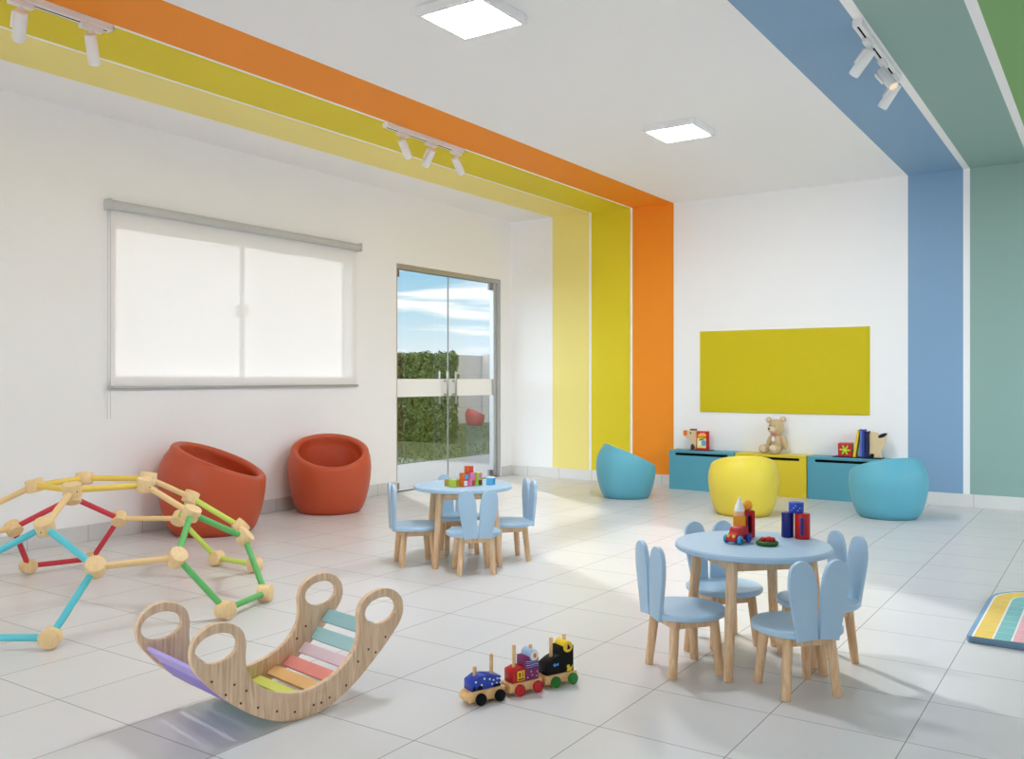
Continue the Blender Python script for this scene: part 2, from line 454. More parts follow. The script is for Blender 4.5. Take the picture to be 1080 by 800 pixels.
def spot(x, y, d, label, group):
    s = empty('track_spotlight', (x, y, H-.034), 0, label, 'spotlight', group)
    obj('adapter', BOX(-.02, .02, -.06, .06, -.026, 0, bev=.004), M['whiteplastic'], s)
    d = Vector(d).normalized()
    bm = bmesh.new(); cyl(bm, (0, 0, -.075), (0, 0, -.02), .009, n=12); obj('stem', bm, M['whiteplastic'], s, True)
    c = Vector((0, 0, -.075))
    bm = bmesh.new(); R = .031
    lathe(bm, [(0, 0), (R*.8, 0), (R, .008), (R, .152), (R*.92, .16), (R*.84, .16), (R*.8, .148), (0, .148)], axis_matrix(c-d*.03, d), 28)
    can = obj('lamp_can', bm, M['whiteplastic'], s, True)
    bm = bmesh.new(); cyl(bm, c+d*.119, c+d*.121, R*.78, n=24); obj('lens', bm, M['lens'], can)
    side = d.cross(Vector((0, 0, 1))).normalized()
    bm = bmesh.new(); box(bm, -.010, .010, -R-.012, -R+.002, .0, .09, .003, mtx=axis_matrix(c-d*.02, d)); obj('driver_box', bm, M['whiteplastic'], s)
    return s
TA = -4.499
track('white light track above the window, running out of the photo at top left', TA, 1.98, 2.81)
track('short white light track with three spotlights on the yellow ceiling stripe', TA, 5.0, 5.94)
track('white light track between the blue and teal ceiling stripes', -1.143, 4.96, 6.02)
g = 'track spotlights'
spot(TA, 2.335, (-.16, .06, -.15), 'white spotlight at the top left corner of the photo, above the window', g)
spot(TA, 2.70, (-.06, .06, -.12), 'white spotlight at the right end of the top left light track', g)
spot(TA, 5.20, (-.03, .13, -.12), 'left of the three spotlights on the track above the glass door', g)
spot(TA, 5.54, (-.14, .06, -.13), 'middle of the three spotlights on the track above the glass door', g)
spot(TA, 5.86, (-.02, .13, -.12), 'right of the three spotlights on the track above the glass door', g)
spot(-1.143, 5.22, (-.12, .05, -.12), 'upper of the three spotlights between blue and teal stripes', g)
spot(-1.143, 5.60, (.09, -.06, -.13), 'middle short looking spotlight between blue and teal stripes, turned to the viewer', g)
spot(-1.143, 5.92, (-.10, .03, -.13), 'lowest of the three spotlights between blue and teal stripes', g)

# ------------------------------------------------------------------ wall board
bo = obj('wall_board', BOX(-3.672, -1.962, YB-.014, YB, .807, 1.657, bev=.002), M['board'])
tag(bo, 'plain chartreuse yellow rectangular board on the back wall above the cabinets', 'board')

# ------------------------------------------------------------------ tub chairs
def tub(name, loc, dirn, R, hb, hf, mat, label, group=None):
    """moulded barrel armchair: slanted rim, tall back, low front toward dirn"""
    a0 = math.atan2(dirn[1], dirn[0])
    root = empty(name, loc, a0, label, 'armchair', group)
    prof_z = [0, .03, .1, .2, .32, .45, .58, .7, .82, .92, 1.0]
    prof_r = [.72, .775, .84, .90, .95, .985, 1.0, .985, .92, .82, .64]
    def pr(z):
        t = max(0, min(1, z/hb))
        for (a, b), (ra, rb) in zip(zip(prof_z, prof_z[1:]), zip(prof_r, prof_r[1:])):
            if t <= b: return R*(ra+(rb-ra)*(t-a)/(b-a))
        return R*prof_r[-1]
    n = 72; th = .066*R/.365
    seat_z = hf*.70
    def cols(k):
        c = math.cos(2*PI*k/n); s = math.sin(2*PI*k/n)
        zr = (hb+hf)/2-(hb-hf)/2*(c+ .12*math.cos(4*PI*k/n) - .12)
        zr = min(zr, hb)
        pts = []
        zt = zr-th*.5
        for i in range(13):
            z = zt*i/12; pts.append((pr(z), z))
        ro = pr(zt)
        for i in range(1, 8):
            a = PI*i/8
            pts.append((ro-th/2+th/2*math.cos(a), zt+th/2*math.sin(a)))
        for i in range(0, 8):
            z = zt+(seat_z+.03-zt)*i/7
            pts.append((min(pr(z), ro+.02)-th, z))
        rs = pts[-1][0]
        pts += [(rs-.012, seat_z+.010), (rs-.035, seat_z), (rs*.6, seat_z-.008), (rs*.25, seat_z-.012)]
        return [(r*c, r*s, z) for r, z in pts]
    bm = bmesh.new()
    grid = [[bm.verts.new(p) for p in cols(k)] for k in range(n)]
    m = len(grid[0])
    for k in range(n):
        a = grid[k]; b = grid[(k+1) % n]
        for j in range(m-1):
            f = bm.faces.new((a[j], b[j], b[j+1], a[j+1]))
    ct = bm.verts.new((0, 0, seat_z-.013)); cb = bm.verts.new((0, 0, 0))
    for k in range(n):
        bm.faces.new((grid[k][-1], grid[(k+1) % n][-1], ct)); bm.faces.new((grid[(k+1) % n][0], grid[k][0], cb))
    # seat faces vs shell: seat is its own part
    obj('shell', bm, mat, root, 'all')
    bm = bmesh.new(); rs = pr(seat_z)-th-.014
    lathe(bm, [(0, seat_z-.01), (rs-.03, seat_z-.01), (rs-.01, seat_z), (rs-.02, seat_z+.014), (rs-.05, seat_z+.02), (rs*.4, seat_z+.012), (0, seat_z+.01)], None, 48)
    obj('seat', bm, mat, root, 'all')
    bm = bmesh.new(); lathe(bm, [(0, .0), (R*.66, .0), (R*.66, .006), (0, .006)], None, 36); obj('foot_ring', bm, M['dark'], root)
    return root
gr_t = 'moulded tub armchairs'
R_ = (.829, .558); F_ = (-.558, .829)
def dirv(r, f): return (R_[0]*r+F_[0]*f, R_[1]*r+F_[1]*f)
tub('tub_armchair', (-5.715, 5.635, 0), dirv(.32, -1.), .360, .665, .415, M['red_tub'], 'terracotta red tub armchair facing the room, below the window by the glass door')
tub('tub_armchair', (-5.685, 4.385, 0), dirv(1., .02), .392, .68, .42, M['red_tub'], 'terracotta red tub armchair seen from its side, behind the climbing dome')
tub('tub_armchair', (-4.00, 7.94, 0), dirv(1., .12), .292, .525, .31, M['blue_tub'], 'turquoise tub armchair in front of the yellow and orange wall stripes')
tub('tub_armchair', (-2.66, 7.50, 0), dirv(.1, 1.), .296, .515, .33, M['yellow_tub'], 'yellow tub armchair seen from behind, in front of the toy cabinets')
tub('tub_armchair', (-1.60, 8.03, 0), dirv(-.22, 1.), .312, .51, .33, M['blue_tub'], 'turquoise tub armchair in front of the right hand cabinet, seen from behind')
tub('tub_armchair', (-13.30, 18.1, 0), dirv(1., .1), .245, .44, .27, P('shaded_terracotta_plastic', (142, 52, 34)), 'small looking red tub armchair outdoors on the lawn by the garden wall')  # tub red darkened in the colour to offset the bright outdoor sky

# ------------------------------------------------------------------ toy cabinets
CABF, CABH = 8.796, .41
def cabinet(x0, x1, mat, label):
    w = x1-x0-.006
    c = empty('toy_cabinet', ((x0+x1)/2, CABF, 0), 0, label, 'cabinet', 'low toy cabinets')
    D = YB-.014-CABF
    bm = bmesh.new(); h = w/2
    box(bm, -h, -h+.016, .018, D, 0, CABH-.016); box(bm, h-.016, h, .018, D, 0, CABH-.016); box(bm, -h+.016, h-.016, .018, D, 0, .02); box(bm, -h+.016, h-.016, D-.01, D, .02, CABH-.016)
    obj('body', bm, mat, c)
    obj('lid', BOX(-h, h, .0, D, CABH-.016, CABH, bev=.002), mat, c)
    bm = plate([rrect(-h, h, .0, CABH-.018, .003), rrect(-h*.81, h*.81, CABH-.053, CABH-.026, .012)], .016, .001)
    dr = obj('drawer_front', bm, mat, c)
    obj('handle_shade', BOX(-h*.86, h*.86, .0165, .05, CABH-.075, CABH-.0165), M['dark'], dr)  # dark block behind the cut-out, painting the shade inside it
    return c
cabinet(-3.927, -3.2125, M['cab_blue'], 'turquoise low toy cabinet at the left end of the row, red book on top')
cabinet(-3.2095, -2.491, M['cab_yellow'], 'yellow low toy cabinet in the middle with a teddy bear on top')
cabinet(-2.488, -1.765, M['cab_blue'], 'turquoise low toy cabinet at the right end of the row, carrying navy books')

# things on the cabinets -------------------------------------------------
Z = CABH
# left: animal-head bookend and red picture book
r = empty('animal_bookend', (-3.70, 8.90, Z), 0, 'wooden animal head bookend with orange nose beside the red picture book', 'bookend')
obj('base_plate', BOX(-.02, .215, -.05, .06, 0, .008, bev=.002), M['brown'], r)
head = smooth_loop([(.03, .008), (.036, .12), (.032, .205), (.0, .212), (-.06, .205), (-.095, .195), (-.098, .155), (-.075, .13), (-.04, .11), (-.02, .085), (-.018, .03), (-.015, .008)], 3)
obj('head', plate([head], .04, .003), M['cream'], r, loc=(0, -.01, 0))
obj('nose', plate([rrect(-.105, -.062, .150, .205, .012)], .046, .003), M['orange'], r, loc=(0, -.013, 0))
obj('eye', plate([ellipse(-.022, .178, .009, .008, 14)], .004), M['black'], r, loc=(0, -.0135, 0))
obj('mane', BOX(-.03, .035, -.018, .032, .207, .222, bev=.004), M['brown'], r)
obj('paw', plate([smooth_loop([(-.018, .01), (.02, .01), (.022, .04), (.0, .065), (-.018, .05)], 3)], .006, .001), M['brown'], r, loc=(0, -.016, 0))
b = empty('picture_book', (-3.584, 8.862, Z+.008), -.06, 'red picture book with a yellow and turquoise cover standing on the left cabinet', 'book')
obj('cover', BOX(-.062, .062, 0, .034, 0, .195, bev=.003), M['scarlet'], b)
obj('spine_band', BOX(.05, .066, -.002, .036, .0, .195, bev=.002), M['toy_red'], b)
obj('title_block', plate([[(-.045, .135), (.045, .142), (.045, .165), (-.045, .157)]], .0015), M['toy_yellow'], b, loc=(0, -.0014, 0))
obj('title_line', plate([[(-.03, .163), (.03, .168), (.03, .176), (-.03, .171)]], .0015), M['toy_white'], b, loc=(0, -.0015, 0))
obj('picture', plate([rrect(-.055, .044, .02, .125, .01)], .0012), M['paleyellow'], b, loc=(0, -.0012, 0))
obj('picture_shape', plate([ellipse(.018, .072, .026, .032)], .0012), M['blocksky'], b, loc=(0, -.0024, 0), )
obj('picture_shape', plate([ellipse(-.028, .066, .018, .022)], .0012), M['toy_white'], b, loc=(0, -.0024, 0))
obj('picture_shape', plate([smooth_loop([(-.03, .1), (.01, .105), (.03, .118), (-.02, .115)], 3)], .0012), M['toy_green'], b, loc=(0, -.0024, 0))

# teddy bear
def teddy():
    t = empty('teddy_bear', (-2.835, 8.895, Z+.003), 0., 'beige teddy bear with a pink bow sitting on the yellow cabinet', 'teddy bear')
    RZ = Matrix.Rotation(-.35, 4, 'Z')
    def part(name, c, r, mat, rot=None, par=t, sub=4):
        bm = bmesh.new(); ball(bm, (0, 0, 0), r, sub)
        o = obj(name, bm, mat, par, 'all', loc=c if par is t else c)
        if rot: o.rotation_euler = rot
        return o
    part('torso', (.022, .012, .108), (.062, .056, .108), M['bear'], (.12, 0, 0))
    hd = part('head', (.022, -.008, .262), (.078, .070, .080), M['bear'])
    part('muzzle', (-.027, -.058, -.022), (.040, .034, .032), M['bear_light'], None, hd, 3)
    part('nose', (-.048, -.085, -.012), (.013, .010, .010), M['brown'], None, hd, 3)
    for sx, z in ((-.078, .072), (.062, .082)):
        e = part('ear', (sx, .004, z), (.032, .016, .030), M['bear'], None, hd, 3)
        part('inner_ear', (-.002, -.010, 0), (.021, .010, .019), M['brown'] if False else M['bear_light'], None, e, 3)
    for sx in (-.038, .004): part('eye', (sx, -.066, .018), (.007, .004, .003), M['brown'], None, hd, 2)
    part('arm', (-.046, -.012, .125), (.026, .030, .075), M['bear'], (0.35, .38, 0))
    part('arm', (.094, -.004, .118), (.030, .032, .082), M['bear'], (0.2, -.26, 0))
    l = part('leg', (-.088, -.040, .047), (.058, .060, .046), M['bear'], (0, 0, .5))
    part('foot_pad', (-.022, -.050, .006), (.034, .016, .036), M['bear_light'], (0, 0, .3), l, 3)
    l = part('leg', (.022, -.066, .046), (.052, .064, .046), M['bear'])
    part('foot_pad', (-.004, -.056, .016), (.036, .014, .032), M['bear_light'], None, l, 3)
    bm = bmesh.new()
    ball(bm, (-.016, 0, 0), (.020, .009, .012), 3); ball(bm, (.018, 0, .002), (.020, .009, .012), 3); ball(bm, (0, -.003, 0), .008, 2)
    obj('bow', bm, M['bow'], t, 'all', loc=(.006, -.052, .190))
    bm = plate([smooth_loop([(-.012, -.05), (.016, -.052), (.014, -.02), (.002, .0), (-.010, -.02)], 3)], .004, .001); obj('name_tag', bm, M['toy_white'], t, loc=(.004, -.066, .178))
teddy()

# right: dark tray, cube, books, animal bookend
tr = tag(obj('bookend_tray', BOX(-2.262, -1.82, 8.84, 8.96, Z, Z+.010, bev=.002), M['black']), 'flat black base tray under the cube and books on the right cabinet', 'tray')
c = empty('toy_cube', (-2.153, 8.90, Z+.010), .12, 'red toy cube with a lime green flower on the right cabinet', 'toy cube')
s = .063
bm = BOX(-s, s, -s, s, 0, 2*s, bev=.004); obj('cube_body', bm, M['toy_red'], c)
obj('side_panel', BOX(s-.002, s+.002, -s+.004, s-.004, .004, 2*s-.004, bev=.001), M['cubegreen'], c)
fl = []
for k in range(72):
    a = 2*PI*k/72; rr = .030+.020*math.cos(6*a+.4); fl.append((rr*math.cos(a), s+rr*math.sin(a)))
obj('flower', plate([fl], .003, .0005), M['lime'], c, loc=(0, -s-.003, 0))
obj('flower_centre', plate([ellipse(0, s, .012, .012, 16)], .002), M['toy_yellow'], c, loc=(0, -s-.005, 0))
def book(name, x, y, w, d, h, cover, lean, label, group=None, turn=0.):
    b = empty(name, (x, y, Z+.010), turn, label, 'book', group)
    m = Matrix.Rotation(lean, 4, 'Y')
    for nm, mat, a in (('cover', cover, (0, w, -d/2, d/2, 0, h)), ('pages', M['toy_white'], (.003, w-.003, -d/2+.004, d/2+.003, .003, h+.0005 - .003))):
        bm = bmesh.new()
        if nm == 'cover':
            box(bm, 0, .003, a[2], a[3], 0, h); box(bm, w-.003, w, a[2], a[3], 0, h); box(bm, .003, w-.003, a[2], a[2]+.004, 0, h)
        else: box(bm, *a)
        bmesh.ops.transform(bm, matrix=m, verts=bm.verts[:]); obj(nm, bm, mat, b)
    return b
book('toy_book', -2.075, 8.885, .022, .085, .262, P('bookyellow', (246, 206, 30)), .155, 'thin yellow book leaning beside the red cube on the right cabinet', 'books on the right cabinet')
nb = book('toy_book', -2.012, 8.885, .042, .10, .262, P('bookblue', (40, 64, 150)), .0, 'thick royal blue book next to the leaning yellow book', 'books on the right cabinet')
obj('spine_stripe', BOX(.010, .014, -.0515, -.0500, .01, .25), M['toy_paleblue'], nb)
book('toy_book', -1.966, 8.885, .030, .10, .245, P('booknavy', (20, 24, 80)), .0, 'dark navy book touching the wooden animal bookend', 'books on the right cabinet')
r = empty('dog_bookend', (-1.87, 8.89, Z+.010), 0, 'wooden animal bookend with a black oval nose on the right cabinet', 'bookend')
body = smooth_loop([(-.06, .0), (-.062, .1), (-.06, .225), (-.02, .238), (.03, .218), (.066, .225), (.088, .21), (.078, .16), (.058, .10), (.034, .055), (.038, .012), (.05, .0), (.0, .0)], 4)
obj('body', plate([body], .045, .004), M['cream'], r, loc=(0, -.02, 0))
bm = plate([ellipse(0, 0, .040, .018, 24)], .052, .004); o = obj('nose', bm, M['black'], r, True, loc=(.052, -.024, .208)); o.rotation_euler = (0, -.42, 0)
obj('paw', BOX(-.055, -.02, -.03, .03, 0, .035, bev=.006), M['black'], r)

# ------------------------------------------------------------------ kids' tables and bunny chairs
def leg_bm(p_top, p_bot, r0, r1):
    bm = bmesh.new(); cyl(bm, p_bot, p_top, r1, r0, 20, .003); return bm

def make_table(loc, label):
    t = empty('play_table', loc, PI/4, label, 'table', 'round play tables')
    bm = bmesh.new(); R = .31
    lathe(bm, [(0, .461), (R-.006, .461), (R, .466), (R, .479), (R-.005, .485), (0, .485)], None, 72)
    obj('table_top', bm, M['blueseat'], t, True)
    bm = bmesh.new(); a = .168
    for k in range(4):
        box(bm, -a, a, a-.012, a+.008, .412, .461, .002, mtx=Matrix.Rotation(k*PI/2, 4, 'Z'))
    obj('apron', bm, M['beech'], t)
    for sx in (-1, 1):
        for sy in (-1, 1):
            obj('leg', leg_bm((sx*.165, sy*.165, .461), (sx*.199, sy*.199, 0), .0225, .0185), M['beech'], t, True)
    return t

EAR = smooth_loop([(-.0385, 0.0), (-.03, 0), (.03, 0), (.0385, .0), (.039, .008), (.0425, .06), (.050, .14), (.053, .19), (.048, .235), (.034, .270), (.0, .286), (-.034, .270), (-.048, .235), (-.053, .19), (-.050, .14), (-.0425, .06), (-.039, .008)], 4)
def make_chair(loc, rz, label, group):
    """bunny-eared child's chair; backrest on local +Y"""
    c = empty('bunny_chair', loc, rz, label, 'chair', group)
    bm = bmesh.new(); R = .165
    lathe(bm, [(0, .226), (R-.005, .226), (R, .231), (R, .244), (R-.005, .25), (0, .25)], None, 56)
    for v in bm.verts:
        if v.co.y > .140: v.co.y = .140          # flat rear edge that carries the two ears
    obj('seat', bm, M['blueseat'], c, True)
    for s in (-1, 1):
        bm = plate([EAR], .018, .0018)
        m = Matrix.Translation((s*.042, .134, .2235)) @ Matrix.Rotation(-s*.03, 4, 'Z') @ Matrix.Rotation(-.03, 4, 'X') @ Matrix.Rotation(s*.115, 4, 'Y')
        bmesh.ops.transform(bm, matrix=m, verts=bm.verts[:])
        obj('backrest_ear', bm, M['blueseat'], c, True)
    bm = bmesh.new(); a = .088
    for k in range(4): box(bm, -a, a, a-.011, a+.008, .188, .226, .002, mtx=Matrix.Rotation(k*PI/2, 4, 'Z'))
    obj('seat_frame', bm, M['beech'], c)
    for sx in (-1, 1):
        for sy in (-1, 1):
            obj('leg', leg_bm((sx*.084, sy*.084, .226), (sx*.103, sy*.103, 0), .0195, .0165), M['beech'], c, True)
    return c

T1 = (-1.231, 3.581, 0); T2 = (-3.44, 4.556, 0)
tab = make_table(T1, 'round pale blue play table with beech legs carrying a toy car and blocks, in front')
dup(tab, T2, None, 'round pale blue play table with beech legs carrying letter blocks, near the glass door')
# chairs stand on the table's diagonals, backs outward
spots_ = [((-.2, -.232), 'left'), ((.241, -.216), 'front'), ((-.205, .222), 'rear'), ((.203, .204), 'right')]
def back_rot(dx, dy):
    # local +Y must point away from the table
    sx = 1 if dx > 0 else -1; sy = 1 if dy > 0 else -1
    return math.atan2(sy, sx)-PI/2
LAB = {('1', 'left'): 'pale blue bunny eared chair left of the front play table',
       ('1', 'front'): 'pale blue bunny eared chair with its back to the viewer, nearest at the front table',
       ('1', 'rear'): 'pale blue bunny eared chair behind the front table, below the toy car',
       ('1', 'right'): 'pale blue bunny eared chair on the right side of the front table',
       ('2', 'left'): 'pale blue bunny eared chair left of the letter block table by the glass door',
       ('2', 'front'): 'pale blue bunny eared chair in front of the letter block table, back to the viewer',
       ('2', 'rear'): 'pale blue bunny eared chair mostly hidden behind the letter block table',
       ('2', 'right'): 'pale blue bunny eared chair right of the letter block table'}
chair = None
for ti, tl in (('1', T1), ('2', T2)):
    for (dx, dy), nm in spots_:
        loc = (tl[0]+dx, tl[1]+dy, 0); rz = back_rot(dx, dy)+{'right': .14, 'left': .11, 'front': .03, 'rear': .06}[nm]
        grp = 'chairs around the front play table' if ti == '1' else 'chairs around the far play table'
        if chair is None: chair = make_chair(loc, rz, LAB[ti, nm], grp)
        else: dup(chair, loc, rz, LAB[ti, nm], grp)

# ------------------------------------------------------------------ toys on the front table
TZ = .485
def toy_car():
    c = empty('toy_car', (-1.286, 3.558, TZ), math.radians(-100), 'red toy car with blue wheels and yellow headlights on the front table', 'toy car')
    # local +X is the nose
    prof = smooth_loop([(-.048, .012), (.05, .012), (.054, .024), (.05, .036), (.034, .042), (.022, .062), (.008, .066), (-.034, .066), (-.048, .056), (-.052, .03)], 3)
    bm = plate([prof], .044, .004); bmesh.ops.transform(bm, matrix=Matrix.Translation((0, -.022, 0)), verts=bm.verts[:])
    obj('car_body', bm, M['toy_red'], c, True)
    for sx in (-.034, .034):
        for sy in (-1, 1):
            bm = bmesh.new(); cyl(bm, (sx, sy*.024, .0175), (sx, sy*.038, .0175), .0175, n=24, bev=.004)
            w = obj('wheel', bm, M['toy_teal'] if sx > 0 else M['toy_blue'], c, True)
            bm = bmesh.new(); cyl(bm, (sx, sy*.036, .0175), (sx, sy*.040, .0175), .006, n=12, bev=.001); obj('hub', bm, M['toy_navy'], w, True)
    for sy in (-1, 1):
        bm = bmesh.new(); cyl(bm, (.048, sy*.0125, .034), (.0555, sy*.0125, .033), .0065, n=16, bev=.001); obj('headlight', bm, M['toy_yellow'], c, True)
    obj('bumper', BOX(.046, .058, -.024, .024, .010, .018, bev=.002), M['toy_navy'], c)
toy_car()
p = empty('rocket_block', (-1.318, 3.668, TZ), .3, 'amber block tower with a white pointed cone behind the toy car', 'toy block')
obj('block_body', BOX(-.025, .025, -.025, .025, 0, .094, bev=.003), M['toy_amber'], p)
bm = bmesh.new(); lathe(bm, [(0, .094), (.021, .094), (.021, .108), (.015, .116), (0, .116)], None, 24); obj('face_disc', bm, M['toy_skin'], p, True)
bm = bmesh.new(); lathe(bm, [(0, .1135), (.022, .1135), (.017, .135), (.003, .172), (0, .173)], None, 28); obj('cone_cap', bm, M['toy_white'], p, True)
def slotted(loc, rz, w, d, h, mat, label):
    a = empty('slotted_block', loc, rz, label, 'toy block')
    bm = plate([rrect(-w, w, 0, h, .006), rrect(-w*.36, w*.36, h*.18, h*.82, w*.34)], 2*d, .003)
    bmesh.ops.transform(bm, matrix=Matrix.Translation((0, -d, 0)), verts=bm.verts[:]); obj('block_body', bm, mat, a)
    obj('slot_lining', BOX(-w*.34, w*.34, -d*.15, d*.15, h*.19, h*.81), M['toy_navy'], a)
    return a
slotted((-1.296, 3.712, TZ), .75, .024, .018, .114, M['toy_red'], 'upright red block with a long dark slot behind the amber block')
bl = bmesh.new(); ball(bl, (0, 0, 0), .0205, 4)
o = tag(obj('toy_ball', bl, M['toy_amber'], None, 'all', loc=(-1.299, 3.711, TZ+.114+.0205)), 'small golden ball resting on top of the red slotted block', 'ball')
bm = bmesh.new()
n = 48
for k in range(n):
    a = 2*PI*k/n; ball(bm, (.036*math.cos(a), .036*math.sin(a), .010+.001*math.sin(5*a)), (.0095, .0095, .0095), 1)
pl = empty('toy_dish', (-1.168, 3.568, TZ), 0, 'round green toy dish with red fruit on the front table', 'toy dish')
obj('leafy_rim', bm, M['toy_dkgreen'], pl, 'all')
bm = bmesh.new(); lathe(bm, [(0, 0), (.036, 0), (.036, .010), (0, .010)], None, 32); obj('dish_bottom', bm, M['toy_green'], pl)
for i, (dx, dy, rr, lb) in enumerate(((-.014, -.004, .0125, 'left red toy fruit in the green dish'), (.010, -.006, .0145, 'larger red toy fruit in front in the green dish'), (.020, .008, .0125, 'right red toy fruit at the back of the green dish'))):
    bm = bmesh.new(); lathe(bm, [(0, -.8*rr), (.4*rr, -.95*rr), (.85*rr, -.5*rr), (rr, .1*rr), (.8*rr, .7*rr), (.35*rr, .9*rr), (0, .72*rr)], None, 20)
    o = obj('toy_fruit', bm, M['toy_red'], None, 'all', loc=(-1.168+dx, 3.568+dy, TZ+.010+.95*rr)); tag(o, lb, 'toy fruit', 'red toy fruit in the green dish')
# block gate on the right
k = empty('cylinder_block', (-1.158, 3.806, TZ), 0, 'tall navy blue toy block standing on the right of the front table', 'toy block')
bm = bmesh.new(); cyl(bm, (0, 0, 0), (0, 0, .106), .0255, n=40, bev=.003); obj('block_body', bm, M['toy_navy'], k, True)
k = empty('cylinder_block', (-1.094, 3.800, TZ), 0, 'tall red toy block with a dark vertical slot, beside the navy block', 'toy block')
bm = bmesh.new(); cyl(bm, (0, 0, 0), (0, 0, .106), .031, n=40, bev=.003); obj('block_body', bm, M['toy_red'], k, True)
a = math.atan2(-3.7, .9)
bm = bmesh.new(); lp = rrect(-.0075, .0075, .016, .092, .007)
bm = plate([lp], .006, .001); o = obj('slot', bm, M['toy_navy'], k); o.location = (.0325*math.cos(a), .0325*math.sin(a), 0); o.rotation_euler = (0, 0, .1)
k = empty('cylinder_block', (-1.122, 3.806, TZ+.106), 0, 'short blue round block bridging the navy and red blocks', 'toy block')
bm = bmesh.new(); cyl(bm, (0, 0, 0), (0, 0, .044), .031, n=40, bev=.003); obj('block_body', bm, M['toy_blue'], k, True)
for q in range(5):
    a = -1.9+q*.28; zz = .012+.02*((q*7) % 3)/2
    bm = bmesh.new(); cyl(bm, (.030*math.cos(a), .030*math.sin(a), zz), (.0316*math.cos(a), .0316*math.sin(a), zz), .0026, n=8); obj('star_dot', bm, M['toy_paleblue'], k)

# ------------------------------------------------------------------ letter blocks on the far table
def letter_block(loc, rz, body, p1, p2, label, s=.021):
    b = empty('letter_block', loc, rz, label, 'toy block', 'letter blocks on the far table')
    obj('block_body', BOX(-s, s, -s, s, 0, 2*s, bev=.002), body, b)
    q = s*.74
    obj('face_panel', plate([rrect(-q, q, s-q, s+q, .003)], .001), p1, b, loc=(0, -s-.0008, 0))
    o = obj('face_panel', plate([rrect(-q, q, s-q, s+q, .003)], .001), p2, b, loc=(s+.0008, 0, 0)); o.rotation_euler = (0, 0, PI/2)
    # a raised letter-like bar on each face
    obj('raised_mark', plate([[(-q*.5, s-q*.6), (-q*.2, s-q*.6), (0, s+q*.1), (q*.2, s-q*.6), (q*.5, s-q*.6), (q*.15, s+q*.6), (-q*.15, s+q*.6)]], .001), body, b, loc=(0, -s-.0016, 0))
    return b
a0 = -.15
ux, uy = .42, .908
bx, by = -3.352, 4.515
def bp(t, v=0, z=0): return (bx+ux*t-uy*v, by+uy*t+ux*v, TZ+z)
B = M
h = .042
letter_block(bp(-.052), a0+.1, B['blockorange'], B['orange'], B['toy_white'], 'orange letter block at the bottom left of the pile')
letter_block(bp(.0), a0+.2, B['pink'], B['pink'], B['blockred'], 'pink letter block at the bottom centre of the pile')
letter_block(bp(.052), a0, B['blockgreen'], B['lime'], B['brown'], 'green letter block at the bottom right of the pile')
letter_block(bp(-.046, 0, h), a0+.12, B['blockorange'], B['orange'], B['blocksky'], 'orange and blue letter block, left in the second layer')
letter_block(bp(.004, 0, h), a0, B['pink'], B['pink'], B['pink'], 'pink letter block in the middle of the second layer')
letter_block(bp(.050, 0, h), a0+.1, B['blockgreen'], B['lime'], B['pink'], 'lime and pink letter block, right in the second layer')
letter_block(bp(-.012, 0, 2*h), a0+.15, B['blockred'], B['orange'], B['blockred'], 'red letter block on top of the pile')
letter_block((-3.405, 4.415, TZ), a0+.3, B['blockgreen'], B['blockgreen'], B['blockolive'], 'green letter block left of the pile', .024)
letter_block((-3.475, 4.455, TZ), a0+.2, B['blockolive'], B['blockolive'], B['blockolive'], 'olive brown letter block, leftmost on the far table', .021)
k = letter_block((-3.285, 4.64, TZ), a0+.3, B['blocksky'], B['blocksky'], B['toy_teal'], 'sky blue block with a pale top, rightmost on the far table', .022)
obj('pale_top', BOX(-.022, .022, -.022, .022, .044, .050, bev=.002), M['toy_white'], k)

